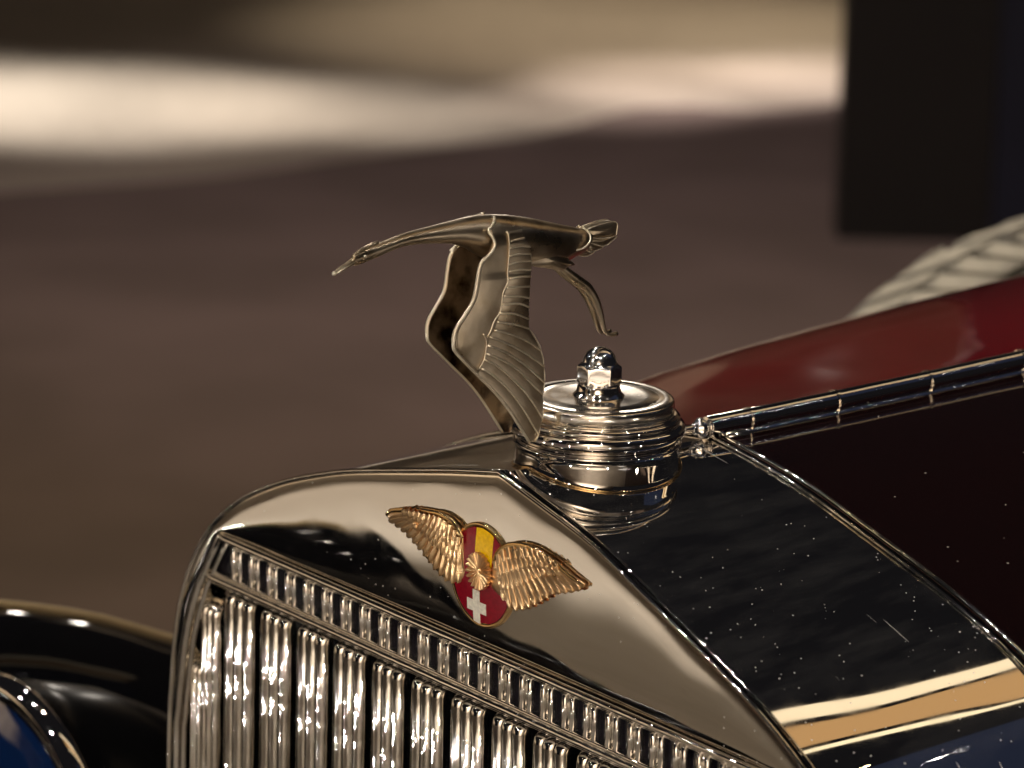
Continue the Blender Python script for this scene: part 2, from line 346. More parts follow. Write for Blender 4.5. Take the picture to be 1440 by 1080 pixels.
# ------------------------------------------------------------------ the car
car = thing('vintage_car', 'vintage car with tall polished nickel radiator and dark maroon bonnet', 'car', (0, 0, 0))
P0L = [(-.0363, -.0075), (-.0667, -.0144), (-.1344, -.0305), (-.1693, -.0407), (-.2051, -.0533), (-.2417, -.0699), (-.264, -.0841), (-.281, -.0985), (-.2979, -.1191), (-.3108, -.144), (-.3183, -.170), (-.3225, -.2036), (-.325, -.2583), (-.325, -.55)]
P0R = [(.0363, -.008), (.0799, -.0181), (.1226, -.0332), (.1583, -.0464), (.1876, -.0572), (.2163, -.0685), (.2391, -.0797), (.2561, -.0895), (.279, -.106), (.30, -.128), (.313, -.155), (.321, -.19), (.325, -.25), (.325, -.55)]
P1R = [(.0363, -.0042), (.0799, -.0113), (.1226, -.0214), (.1583, -.0303), (.1876, -.0378), (.2163, -.0465), (.2391, -.0545), (.2600, -.0640), (.287, -.080), (.309, -.105), (.322, -.14), (.33, -.18), (.333, -.25), (.333, -.55)]
P1L = [(-.0363, -.0046), (-.0667, -.0105), (-.1344, -.0255), (-.1693, -.0345), (-.2051, -.0455), (-.2417, -.0600), (-.264, -.0720), (-.285, -.088), (-.306, -.110), (-.319, -.138), (-.327, -.168), (-.331, -.2036), (-.333, -.2583), (-.333, -.55)]
YB = .143
def fine(side):
    return smoothpts([(0, 0, 0)]+[(x, 0, z) for x, z in side], 90)
F0R, F0L, F1R, F1L = fine(P0R), fine(P0L), fine(P1R), fine(P1L)
shell = MB()
for a, b in ((F0R, F1R), (F0L, F1L)):
    rows = []
    for k in range(15):
        t = k/14; y = .0015+(YB-.0015)*t
        rows.append([Vector((p.x*(1-t)+q.x*t, y, p.z*(1-t)+q.z*t)) for p, q in zip(a, b)])
    shell.grid(rows)
shell_o = shell.build('radiator_shell', 'chrome_top', car, angle=None); shell_o['label'] = 'polished roof of the radiator surround, scratched and dusty'
shell_o.data.set_sharp_from_angle(angle=R(12))
# front plate between outer outline and grille opening
outer = F0L[::-1]+F0R[1:]
INL = [(-.2698, -.1000), (-.2862, -.1248), (-.2975, -.145), (-.3072, -.1737), (-.3144, -.2197), (-.3165, -.26), (-.317, -.55)]
il = smoothpts([(x, 0, z) for x, z in INL], 45)
top_in = [Vector((-.2698+.5396*i/90, 0, -.1000)) for i in range(91)]
def corner(v):  # split the outer outline at the corners so the plate stays tidy
    best = min(range(len(outer)), key=lambda i: (outer[i]-v).length); return best
iL = corner(Vector((-.283, 0, -.099))); iR = corner(Vector((.279, 0, -.106)))
segs = [(smoothpts(outer[:iL+1], 45), il[::-1]), (smoothpts(outer[iL:iR+1], 91), top_in), (smoothpts(outer[iR:], 45), [Vector((-p.x, 0, p.z)) for p in il])]
fp = MB()
for o_, i_ in segs:
    rows = []
    for t, y in ((0, .004), (.004, .0010), (.012, .0002), (.03, -.0001), (.08, -.0004), (.2, -.0008), (.4, -.0011), (.6, -.0012), (.8, -.0009), (.93, -.0003), (.98, 0.0004), (1, .002), (1, .012)):
        tt = max(0, t)
        rows.append([Vector((a.x*(1-t)+b.x*t, y, a.z*(1-t)+b.z*t)) for a, b in zip(o_, i_)])
    fp.grid(rows)
front = fp.build('front_plate', 'chrome_front', car); front['label'] = 'broad polished front plate above the grille'
# beads along the edges
bd = MB(); bd.tube([Vector((p.x, -.0006, p.z+.0004)) for p in outer], .0011, 8); bd.build('edge_bead', 'chrome_trim', car)
bd = MB(); bd.tube([Vector((p.x, .0020, p.z+.0004)) for p in outer], .0011, 8); bd.build('edge_gap', 'black_core', car)
bd = MB(); bd.tube([Vector((p.x, .0046, p.z+.0004)) for p in outer], .0009, 8); bd.build('edge_bead', 'chrome_trim', car)
# grille surround
sur = MB()
sur.tube([Vector((p.x+.0012, -.0012, p.z)) for p in il[::-1]]+[Vector((p.x, -.0012, p.z-.0012)) for p in top_in[1:-1]]+[Vector((-p.x-.0012, -.0012, p.z)) for p in il], .0022, 10)
sur.tube([Vector((p.x+.0062, .0005, p.z-.002)) for p in il[::-1]], .0016, 8)
sur.tube([Vector((-p.x-.0062, .0005, p.z-.002)) for p in il], .0016, 8)
sur.build('grille_surround', 'chrome_trim', car)
gb = thing('tmp', '', ''); bpy.data.objects.remove(gb)
grille = MB(); grille.box((-.312, .034, -.55), (.312, .038, -.103)); grille_o = grille.build('radiator_core', 'black_core', car, smooth=False)
# fluted band: back plate, upper & lower mouldings, pillars
band = MB(); band.box((-.283, .0042, -.127), (.283, .0082, -.1015)); band_o = band.build('grille_band', 'pocket', car, smooth=False)
def rail(z, y, r_, x, name='rail'):
    b_ = MB(); b_.tube([(-x+2*x*i/60, y, z) for i in range(61)], r_, 10); return b_.build(name, 'chrome_trim', band_o)
rail(-.1040, .0012, .0015, .272); rail(-.1252, .0008, .0013, .286); rail(-.1282, -.0002, .0022, .289); rail(-.1315, .0030, .0016, .291)
pil = MB()
for dx in (-.0034, .0034): pil.tube([(dx, .0044, -.0002), (dx, .0012, -.0012), (dx, .0012, -.0185), (dx, .0044, -.0195)], .0019, 10)
pil.tube([(0, .0026, -.0002), (0, .0026, -.0195)], .0016, 6)
p0 = pil.build('pillar', 'chrome_trim', band_o); p0.location = (-.2550, 0, -.1052)
k = 1
while -.2550+.0188*k < .262:
    c = p0.copy(); COL.objects.link(c); c.parent = band_o; c.location = (-.2550+.0188*k, 0, -.1052); k += 1
# shutters
def slat_mesh():
    mb = MB(); N = 48; w_ = .0139
    prof = []
    for i in range(N+1):
        x = -w_+2*w_*i/N; u = (x+w_)/(2*w_)*3; h = math.sqrt(max(0, 1-(2*(u % 1)-1)**2)) if i not in (0, N) else 0
        prof.append((x, -.0060*h*(1 if 1 < u < 2 else .92)))
    prof = [(-w_, .0022)]+prof+[(w_, .0022)]
    rows = []
    for z, k1, yy, kw in ((0, 0, .010, .93), (-.0008, .25, .0065, .97), (-.002, .5, .0035, .99), (-.0036, .8, .0015, 1), (-.006, .95, .0004, 1), (-.009, 1, 0, 1), (-.05, 1, 0, 1), (-.12, 1, 0, 1), (-.2, 1, 0, 1), (-.41, 1, 0, 1)):
        rows.append([Vector((x*kw, .0085+(y if y > 0 else y*k1)+(yy if y <= 0 else 0), z)) for x, y in prof])
    mb.grid(rows); mb.f.append(tuple(range(len(prof)))); return mb
s0 = slat_mesh().build('slat', 'chrome_slat', car, angle=60); xs = [-.2595+.0378*k for k in range(15)]
for i, x in enumerate(xs):
    o = s0 if i == 0 else s0.copy()
    if i: COL.objects.link(o); o.parent = car
    o.location = (x, random.uniform(-.0003, .0003), -.1328); o.rotation_euler.z = random.uniform(-.02, .02)
for x, z, sc in ((-.2905, -.146, .62), (-.3045, -.185, .4), (.3055, -.150, .5)):
    o = s0.copy(); COL.objects.link(o); o.parent = car; o.location = (x, 0.001, z); o.scale = (sc, 1, 1)

# filler neck, follows the roof of the shell
YC = .0641; ZT = .0342
def roof_z(x, y):
    t = min(1, max(0, y/YB)); side0, side1 = (F0R, F1R) if x >= 0 else (F0L, F1L)
    def zz(side):
        for i in range(1, len(side)):
            if abs(side[i].x) >= abs(x): 
                a, b = side[i-1], side[i]; q = (abs(x)-abs(a.x))/max(1e-9, abs(b.x)-abs(a.x)); return a.z+(b.z-a.z)*q
        return side[-1].z
    return zz(side0)*(1-t)+zz(side1)*t
n = 128; rows = []
for j, (r_, h) in enumerate(((.0400, -.0232), (.0430, -.0233), (.0447, -.0236), (.0453, -.0244), (.0451, -.0252), (.0440, -.0262), (.0437, -.0275), (.0438, -.030))):
    rows.append([Vector((r_*math.cos(2*math.pi*k/n), YC+r_*math.sin(2*math.pi*k/n), ZT+h)) for k in range(n)])
for r_, d in ((.0440, .0030), (.0442, .0015), (.0447, .0006), (.0455, .0001), (.0462, -.0010)):
    rows.append([Vector((r_*math.cos(2*math.pi*k/n), YC+r_*math.sin(2*math.pi*k/n), min(ZT-.0285, roof_z(r_*math.cos(2*math.pi*k/n), YC+r_*math.sin(2*math.pi*k/n))+d+.0002))) for k in range(n)])
mb = MB(); mb.grid(rows, closed_u=True); mb.build('filler_neck', 'chrome', car)
# yellowish brass line where the neck meets the roof
mb = MB(); mb.tube([Vector((.0452*math.cos(2*math.pi*k/n), YC+.0452*math.sin(2*math.pi*k/n), roof_z(.0452*math.cos(2*math.pi*k/n), YC+.0452*math.sin(2*math.pi*k/n))+.0006)) for k in range(n+1)], .0007, 6, cap=False)
mb.build('neck_solder_line', 'gold_rim', car)

# bonnet
def ridge(y): return interp(y, [.143, .1675, .2294, .2974, .3679, .6, 1.0], [.0015, .0020, .0040, .0068, .0101, .021, .035])
def flat(y): return interp(y, [.143, .19, .23, .305, .371, .44, .508, 1.0], [.0, .05, .15, .40, .50, .54, .56, .6])
def hood_pts(side, y, dz=0., n=None):
    k_ = flat(y); out = []
    for p in side[:70]:
        fl = k_*max(0., 1-abs(p.x)/.30)**.35 if abs(p.x) < .30 else 0
        wide = 1+.35*(y-.143)
        out.append(Vector((p.x*wide, y, ridge(y)+p.z*(1-fl)+dz)))
    return out
ys = [.1465+.012*i for i in range(60)]
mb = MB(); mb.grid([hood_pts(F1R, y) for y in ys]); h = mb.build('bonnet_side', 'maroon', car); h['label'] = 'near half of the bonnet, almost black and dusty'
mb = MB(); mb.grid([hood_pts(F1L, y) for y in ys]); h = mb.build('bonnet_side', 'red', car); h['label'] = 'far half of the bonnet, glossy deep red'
# double bead where bonnet meets radiator
for dy, rr, mm, nm in ((.1415, .0008, 'chrome_trim', 'bonnet_lacing_bead'), (.1480, .0014, 'chrome_trim', 'bonnet_lacing_bead')):
    mb = MB(); mb.tube([Vector((p.x, dy, p.z+.0012)) for p in (F1L[::-1]+F1R[1:])], rr, 8); mb.build(nm, mm, car)
mb = MB(); mb.tube([Vector((p.x, .1442, p.z-.0006)) for p in (F1L[::-1]+F1R[1:])], .0022, 8); mb.build('bonnet_gap', 'black_core', car)
# centre hinge, in knuckles
hy = [.1385, .1675, .2294, .2974, .3679, .44, .51, .58, .65, .72]
def hz(y): return interp(y, [.135, .1675, .2294, .2974, .3679, 1.0], [.0062, .0070, .0091, .0119, .0152, .0445])
hinge = MB(); hinge.tube([(0, y, hz(y)-.0078) for y in [.15+.02*i for i in range(30)]], .0058, 10, sx=1.25); hinge_o = hinge.build('hinge_strip', 'chrome_trim', car)
for i in range(len(hy)-1):
    a, b = hy[i]+.0006, hy[i+1]-.0006
    mb = MB(); mb.tube([(0, a, hz(a)), (0, a+.0006, hz(a)), (0, b-.0006, hz(b)), (0, b, hz(b))], [.0052, .0062, .0062, .0052], 24); mb.build('knuckle', 'chrome', hinge_o, angle=50)
    mb = MB(); mb.tube([(0, b-.0001, hz(b)), (0, b+.0015, hz(b))], .0070, 20); mb.build('joint_ring', 'chrome_trim', hinge_o, angle=50)
mb = MB(); mb.lathe([(.0001, -.0072), (.0022, -.0070), (.0030, -.0055), (.0030, -.003), (.0048, -.0022), (.0060, 0), (.0048, .0024), (.0034, .0034), (.0001, .0036)], (0, .1345, .0064), 20, 'y'); mb.build('hinge_knob', 'nut', hinge_o)
mb = MB(); mb.tube([(0, .104, .0085), (0, .118, .0078), (0, .128, .0066)], [.0045, .003, .0028], 10); mb.build('hinge_tip', 'chrome', hinge_o)

# far front wing of the car: black, swooping down behind the radiator
def fender(cx, sgn, parent):
    crest = smoothpts([(cx, -.62, -.72), (cx, -.53, -.58), (cx, -.47, -.44), (cx, -.42, -.33), (cx, -.375, -.252), (cx, -.33, -.228), (cx, -.26, -.238), (cx, -.10, -.243), (cx, .054, -.256), (cx, .119, -.270), (cx, .188, -.294), (cx, .35, -.37), (cx, .60, -.53), (cx, .95, -.75), (cx, 1.4, -.88)], 90)
    rows = []
    for p in crest:
        row = []
        for k in range(33):
            a = math.pi*k/32
            row.append(Vector((p.x+.09*math.cos(a), p.y, p.z-.13+.13*math.sin(a))))
        row = [row[0]+Vector((.012, 0, -.16))]+row+[row[-1]+Vector((-.012, 0, -.16))]
        rows.append(row)
    mb = MB(); mb.grid(rows); o = mb.build('front_wing', 'wing_black', parent)
    mb = MB(); mb.tube([p+Vector((-.012, 0, .0015)) for p in crest], .0032, 8); mb.build('wing_crest_sheen', 'crest_sheen', o)  # tan tube along the crest stands in for warm light on the edge
    return o
fw_ = fender(-.66, 1, car); fw_['label'] = 'black far front wing, out of focus'
mb = MB(); mb.grid([[Vector((x, y, z)) for x, z in ((-.60, -.47), (-.52, -.50), (-.42, -.51), (-.33, -.49))] for y in (-.42, -.2, .1, .5, 1.0)]); mb.build('wing_valance', 'black_core', car)
# far headlamp, chromed bowl
hl = MB(); HC = (-.445, -.035, -.352); HK = .80
prof = [(.001, .20), (.03, .195), (.07, .17), (.105, .13), (.130, .08), (.143, .03), (.147, 0), (.152, -.002), (.155, -.008), (.152, -.014), (.146, -.016), (.140, -.015)]
hl.lathe([(r_*HK, h_*HK) for r_, h_ in prof], HC, 72, 'y'); hl_o = hl.build('headlamp', 'black_core', car); hl_o['label'] = 'far headlamp with black bowl and chromed rim'
mb = MB(); mb.lathe([(r_*HK, h_*HK) for r_, h_ in ((.1475, .004), (.153, .001), (.1565, -.006), (.154, -.0145), (.147, -.018), (.139, -.0165))], HC, 72, 'y'); mb.build('lamp_rim', 'chrome', hl_o)
mb = MB(); mb.lathe([(r_*HK, h_*HK) for r_, h_ in ((.141, -.012), (.12, -.022), (.08, -.032), (.04, -.037), (.001, -.039))], HC, 60, 'y'); mb.build('lens', 'dark_glass', hl_o)
mb = MB(); mb.tube([(HC[0], .02, HC[2]-.09), (HC[0]+.01, .04, HC[2]-.2), (-.40, .06, -.9)], .014, 12); mb.build('lamp_bracket', 'black_core', hl_o)

# spare wheel far behind
sw = MB(); TC = (-.80, 1.195, -.580); TR, tr = .36, .085
rows = []
for k in range(96):
    a = 2*math.pi*k/96; rows.append([Vector((TC[0]+tr*math.sin(b)*1.0, TC[1]+(TR+tr*math.cos(b))*math.cos(a), TC[2]+(TR+tr*math.cos(b))*math.sin(a))) for b in [2*math.pi*j/20 for j in range(20)]])
sw.grid(rows, closed_u=True, closed_v=True); tyre = sw.build('spare_tyre', 'tyre_groove', car); tyre['label'] = 'cream spare tyre mounted behind the bonnet, out of focus'
tbm = []
for rown, b in enumerate((-1.25, -.7, -.2, .3, .8, 1.3)):
    mb = MB(); r_out = .005; seg = []
    w_b = .20; da = .050
    vs = []
    for lift in (0, .009):
        for (bb, aa) in ((b-w_b, -da/2+.035), (b+w_b, -da/2-.035), (b+w_b, da/2-.035), (b-w_b, da/2+.035)):
            q = tr+lift-.001
            vs.append((q*math.sin(bb), (TR+q*math.cos(bb))*math.cos(aa), (TR+q*math.cos(bb))*math.sin(aa)))
    mb.add(vs, [(0, 1, 2, 3), (4, 5, 6, 7), (0, 1, 5, 4), (1, 2, 6, 5), (2, 3, 7, 6), (3, 0, 4, 7)])
    t0 = None
    for k in range(28):
        ang = R(55)+k*R(115)/28+.4*(rown % 3)*R(115)/28+random.uniform(-.012, .012)
        if random.random() < .06: continue
        if t0 is None: t0 = mb.build('tread_block', 'tyre', tyre, smooth=False); o = t0
        else: o = t0.copy(); COL.objects.link(o); o.parent = tyre
        o.location = TC; o.rotation_euler = (ang, 0, 0); o.scale = (random.uniform(.96, 1.04), random.uniform(.997, 1.010), random.uniform(.997, 1.010))
mb = MB(); mb.lathe([(.275, -.05), (.27, -.02), (.20, -.01), (.08, -.03), (.06, -.07), (.001, -.075)], TC, 48, 'x'); mb.build('wheel_disc', 'chrome', tyre)

# ------------------------------------------------------------------ radiator cap
cap = thing('radiator_cap', 'round stepped nickel radiator cap with an acorn nut on top', 'radiator cap', (0, YC, ZT-.0232))
CZ = (0, 0, .0232)
mb = MB(); mb.lathe([(.0001, .0002), (.012, .0002), (.0130, .0001), (.0250, -.0001), (.0318, -.0003), (.0322, -.0005), (.0328, -.0005), (.0332, -.0003), (.0380, -.0006), (.0394, -.0008), (.0402, -.0013), (.0406, -.0020), (.0408, -.0030), (.0408, -.0080), (.0400, -.0084)], CZ, 128); mb.build('lid', 'chrome_lid', cap)
mb = MB(); mb.lathe([(.0398, -.0081), (.0418, -.0082), (.0425, -.0086), (.0425, -.0090), (.0419, -.0094), (.0430, -.0098), (.0440, -.0103), (.0442, -.0110), (.0442, -.0128), (.0436, -.0133)], CZ, 128); mb.build('collar', 'chrome_cap', cap)
mb = MB(); mb.lathe([(.0430, -.0131), (.0447, -.0134), (.0460, -.0140), (.0468, -.0150), (.0471, -.0163), (.0471, -.0180), (.0465, -.0195), (.0452, -.0206), (.0436, -.0213), (.0420, -.0216), (.0418, -.0232)], CZ, 128); mb.build('flange', 'chrome', cap)
mb = MB(); mb.lathe([(.0138, .0001), (.0134, .0008), (.0122, .0020), (.0116, .0036), (.0115, .0054), (.0110, .0060), (.004, .0061), (.0001, .0061)], CZ, 64); mb.build('washer', 'chrome_cap', cap)
# acorn nut
mb = MB(); rows = []; N = 72
def hexr(a, r_): 
    s_ = (a % (math.pi/3))-math.pi/6; return r_*math.cos(math.pi/6)/math.cos(s_)
for r_, h, mix in ((.0001, .0062, 0), (.0106, .0062, 0), (.0116, .0069, .85), (.0120, .0075, 1), (.0120, .0152, 1), (.0115, .0162, .8), (.0104, .0171, .3), (.0094, .0178, 0), (.0090, .0190, 0), (.0084, .0210, 0), (.0073, .0231, 0), (.0055, .0248, 0), (.0032, .0260, 0), (.0012, .0265, 0), (.0001, .0266, 0)):
    row = []
    for k in range(N):
        a = 2*math.pi*k/N-.133; rr = min(r_, 1e9)*(1-mix)+hexr(a+.133, r_)*mix; row.append(Vector((rr*math.cos(a), rr*math.sin(a), .0232+h)))
    rows.append(row)
mb.grid(rows, closed_u=True); mb.build('acorn_nut', 'nut', cap, angle=24)

# ------------------------------------------------------------------ stork mascot
stork = thing('stork_mascot', 'aged nickel stork mascot in flight with wings lowered, fixed to the radiator cap', 'car mascot', (0, 0, 0))
lead = [(-11.3,140.5),(-18.5,135.6),(-17.1,129.6),(-20.3,123.0),(-25.9,117.2),(-29.1,100.3),(-34.1,92.4),(-40.0,84.2),(-40.5,76.9),(-38.9,72.8),(-26.9,61.2),(-14.4,49.5),(-5.1,39.1),(2.6,28.7),(10.0,18.3)]
trail = [(-0.4,139.3),(1.7,133.7),(4.4,126.7),(6.0,119.5),(6.2,111.7),(5.3,106.6),(6.2,96.2),(5.3,92.4),(6.4,90.3),(5.9,86.9),(6.6,80.5),(10.6,76.1),(14.7,70.1),(15.5,67.5),(17.6,61.9),(17.7,58.3),(18.8,53.9),(18.7,49.4),(18.2,44.6),(16.8,43.1),(17.5,38.5),(17.8,32.2),(17.4,29.5),(16.1,27.7),(15.7,22.7),(13.4,17.8)]
lines = [[(-8.6,133.5),(-3.4,133.4),(0.9,133.7)],[(-7.2,128.3),(-2.9,129.0),(1.7,129.2)],[(-8.0,125.0),(-1.6,125.1),(5.3,124.2)],[(-8.3,120.7),(-1.5,121.1),(5.4,120.4)],[(-8.2,116.3),(-1.4,117.1),(6.2,116.6)],[(-8.1,112.5),(-1.3,112.8),(6.0,111.7)],[(-7.9,108.7),(-1.2,109.1),(5.7,108.4)],[(-9.2,104.1),(-1.6,103.8),(5.7,103.0)],[(-10.8,99.8),(-1.2,98.6),(5.8,96.6)],[(-11.6,95.4),(-0.9,94.6),(5.8,91.8)],[(-12.7,90.8),(-3.6,89.4),(6.2,85.3)],[(-14.3,86.3),(-3.0,83.6),(6.6,80.1)],[(-15.9,82.1),(-6.4,79.0),(5.1,73.7),(14.8,67.6)],[(-18.5,78.7),(-9.0,74.6),(5.5,66.6),(17.6,58.4)],[(-19.6,74.2),(-9.7,70.0),(3.9,61.3),(18.0,49.7)],[(-19.9,69.8),(-11.3,65.9),(0.2,58.6),(10.0,49.5),(17.1,43.4)],[(-21.4,66.9),(-13.0,62.2),(-2.4,53.5),(8.1,42.8),(17.2,29.9)],[(-23.2,62.3),(-16.6,58.4),(-6.9,50.1),(3.4,38.0),(14.4,22.0)],[(-25.4,59.5),(-14.4,49.5),(-5.1,39.1),(2.6,28.7),(10.0,18.3)]]
bound = [(-8.6,133.5),(-8.1,129.9),(-8.3,120.7),(-8.9,113.2),(-8.7,106.9),(-11.3,101.5),(-11.7,95.8),(-12.7,90.8),(-15.8,87.1),(-17.8,81.9),(-19.9,78.6)]
covert = [(-22.8,80.9),(-20.7,76.8),(-20.5,72.1),(-21.6,66.8),(-24.3,62.1)]
up_ = [(-108.0,120.6),(-104.7,122.5),(-100.9,124.4),(-97.6,126.3),(-96.2,128.4),(-92.9,129.9),(-88.1,131.4),(-83.4,132.1),(-79.8,132.8),(-71.6,134.6),(-64.1,136.1),(-56.5,137.0),(-41.2,138.6),(-32.0,139.6),(-22.8,140.4),(-15.0,140.7),(-4.1,139.7),(5.4,138.0),(15.7,135.7),(26.1,132.9),(37.3,129.7),(47.0,127.2),(53.5,125.8),(55.5,125.1)]
lo_ = [(-106.4,118.9),(-102.9,120.3),(-99.0,121.9),(-96.1,122.8),(-94.6,122.4),(-91.0,123.0),(-86.5,124.2),(-81.1,125.5),(-77.2,126.6),(-70.0,128.7),(-63.2,129.4),(-56.0,129.6),(-41.0,128.3),(-31.7,126.7),(-23.0,122.5),(-16.7,118.2),(-3.3,114.6),(6.2,112.6),(16.5,110.9),(26.9,109.0),(35.7,108.8),(42.0,111.3),(46.0,112.4),(48.5,113.2)]
tail = [[(50.5,126.5),(58.5,128.2),(67.3,128.9),(70.5,127.4),(70.3,123.7),(69.1,121.0),(60.3,120.9),(51.6,122.1)],[(51.3,122.3),(60.4,120.6),(69.4,121.1),(66.9,118.8),(61.3,116.5),(55.6,118.2),(50.4,120.1)],[(50.0,120.4),(55.6,117.9),(61.3,116.0),(57.7,114.6),(52.5,114.3),(47.9,117.5)],[(47.6,117.5),(52.5,114.1),(56.7,113.9),(51.8,112.0),(46.1,112.9),(40.6,115.1)]]
seam = [(48.7,127.8),(50.1,124.7),(48.9,120.9),(44.6,117.8),(37.3,116.2)]
thigh = [(11.8,119.9),(26.1,118.9),(33.4,114.7),(40.3,109.5),(36.5,108.9),(31.3,107.1),(22.4,109.4),(12.0,112.3)]
shoulder = [(-11.3,140.5),(-12.6,138.8),(-16.5,136.6),(-19.6,134.8),(-18.5,132.2),(-17.0,128.3),(-18.3,125.3),(-21.4,122.2),(-25.2,119.7)]
leg = [(33.6,109.0),(37.0,105.8),(44.3,100.4),(51.9,94.9),(57.4,87.5),(60.8,80.3),(63.2,73.5),(65.2,69.0),(68.3,67.3),(72.9,67.5)]
bw_left = [(-28.1,-41.5),(-31.5,-37.4),(-38.2,-34.6),(-48.1,-33.5),(-58.0,-34.7),(-71.4,-36.3),(-86.4,-39.6),(-96.5,-42.7),(-98.5,-45.2),(-97.7,-47.7),(-93.8,-48.4),(-88.6,-49.5),(-83.0,-50.8),(-79.2,-52.6),(-74.1,-53.8),(-70.6,-56.5),(-64.7,-57.7),(-61.8,-60.3),(-59.5,-62.0),(-54.5,-63.2),(-52.7,-65.5),(-47.7,-66.7),(-43.5,-68.4),(-37.7,-68.7),(-30.4,-66.8),(-25.4,-61.6),(-26.6,-54.0)]
bw_right = [(2.9,-47.6),(6.2,-41.4),(12.0,-36.5),(21.4,-33.1),(29.2,-31.9),(37.0,-31.5),(44.9,-32.5),(52.7,-33.7),(62.1,-36.1),(71.4,-38.6),(77.9,-39.5),(79.6,-40.4),(78.5,-42.5),(73.2,-44.5),(67.2,-47.0),(61.9,-49.3),(56.6,-50.1),(52.8,-52.0),(48.3,-55.5),(42.9,-58.4),(38.4,-61.5),(33.0,-64.3),(26.0,-67.7),(18.2,-69.2),(10.9,-66.1),(4.4,-64.4),(-0.5,-62.2),(-3.1,-57.9),(-0.9,-52.5)]
cross = [(-15.9,-69.3),(-10.8,-68.4),(-11.0,-74.0),(-5.4,-73.8),(-6.0,-77.6),(-11.2,-77.9),(-11.4,-85.2),(-17.0,-86.0),(-16.5,-78.2),(-22.6,-78.7),(-22.2,-74.9),(-16.4,-74.5)]
Zk = [35, 50, 65, 80, 100, 108, 114, 127, 132, 137, 141]; Xk = [12.5, 11.8, 12, 12.5, 13.5, 14.0, 14.0, 13.8, 12.8, 9.5, 3.0]
def wx(y, z, sgn, lift=0.):
    return sgn*(interp(z, Zk, Xk)+lift)/1000
# body: one lofted skin
def resample(poly, n): return smoothpts([(0, y/1000, z/1000) for y, z in poly], n)
NB = 24; rows = []
ups = [Vector((0, y/1000, z/1000)) for y, z in up_]; los = [Vector((0, y/1000, z/1000)) for y, z in lo_]
def dens(P, k=4):
    out = []
    for i in range(len(P)-1):
        a = P[max(0, i-1)]; b = P[i]; c = P[i+1]; d = P[min(len(P)-1, i+2)]
        for j in range(k):
            t = j/k; out.append(.5*((2*b)+(c-a)*t+(2*a-5*b+4*c-d)*t*t+(3*b-a-3*c+d)*t**3))
    out.append(P[-1]); return out
U, L_ = dens(ups), dens(los)
for i, (a, b) in enumerate(zip(U, L_)):
    c = (a+b)/2; hv = (a-b)/2; y = c.y*1000
    lat = interp(y, [-108, -97, -90, -80, -60, -40, -25, -10, 5, 20, 35, 45, 53], [1.0, 1.6, 3.0, 3.2, 4.0, 6.0, 8.5, 11.5, 12.2, 11.0, 8.5, 6.5, 5.0])/1000
    row = []
    for k in range(NB):
        th = 2*math.pi*k/NB; ct, st = math.cos(th), math.sin(th)
        row.append(c+hv*ct*(abs(ct)**-.08 if abs(ct) > .01 else 1)+Vector((lat*st, 0, 0)))
    rows.append(row)
for it in range(5):
    new = [rows[0]]
    for i in range(1, len(rows)-1):
        if rows[i][0].y < -.086: new.append(rows[i]); continue
        new.append([(rows[i-1][k]+rows[i][k]*2+rows[i+1][k])/4 for k in range(NB)])
    rows = new+[rows[-1]]
mb = MB(); mb.grid(rows, closed_u=True); m_ = len(mb.v)
mb.f.append(tuple(range(NB))); mb.f.append(tuple(range(m_-NB, m_)))
body_o = mb.build('body', 'bird', stork)
# crest on the back of the head, beak parting, eye
mb = MB(); mb.tube([(0, -.0965, .1268), (0, -.0925, .1294), (0, -.0880, .1309), (0, -.0835, .1322), (0, -.0812, .1330), (0, -.0808, .1322)], [.0008, .0013, .0014, .0014, .0010, .0005], 10); mb.build('crest', 'bird', body_o)
for s in (1, -1):
    mb = MB(); mb.lathe([(.0001, .0007), (.0006, .0006), (.0009, .0002), (.001, 0)], (s*.0026, -.0905, .1272), 12, 'x'); mb.build('eye', 'bird_edge', body_o)
    mb = MB(); mb.tube([(s*.0010, -.1070, .1200), (s*.0014, -.1010, .1226), (s*.0018, -.0965, .1246)], .00035, 6); mb.build('beak_line', 'bird_edge', body_o)
mb = MB(); mb.lathe([(.0001, -.001), (.0010, -.0008), (.0013, 0), (.0010, .0008), (.0001, .001)], (0, -.1076, .1197), 12, 'y'); mb.build('beak_tip', 'bird_edge', body_o)
# tail feathers
def plate(poly, x, th, name, m, parent, dome=.0, rim=None, curve=None):
    """closed outline (y,z in mm) -> domed plate with a raised rim"""
    P = smoothpts([(0, y/1000, z/1000) for y, z in poly+[poly[0]]], 49)[:-1]
    c = sum(P, Vector())/len(P); mb = MB(); n_ = len(P)
    fx = (lambda p: x) if curve is None else curve
    rings = []
    for t, d in ((0, dome), (.35, dome*.9), (.7, dome*.55), (.92, dome*.15), (1, 0)):
        rings.append([Vector((fx(q)+d*(1 if fx(q) >= 0 else -1), q.y, q.z)) for q in (c.lerp(p, max(t, .001)) for p in P)])
    rings.append([Vector((fx(p)-th*(1 if fx(p) >= 0 else -1), p.y, p.z)) for p in P])
    mb.grid(rings, closed_u=True)
    o = mb.build(name, m, parent)
    if rim:
        r2 = MB(); r2.tube([Vector((fx(p), p.y, p.z)) for p in P]+[Vector((fx(P[0]), P[0].y, P[0].z))], rim, 6); r2.build('rim', 'bird_edge', o)
    return o
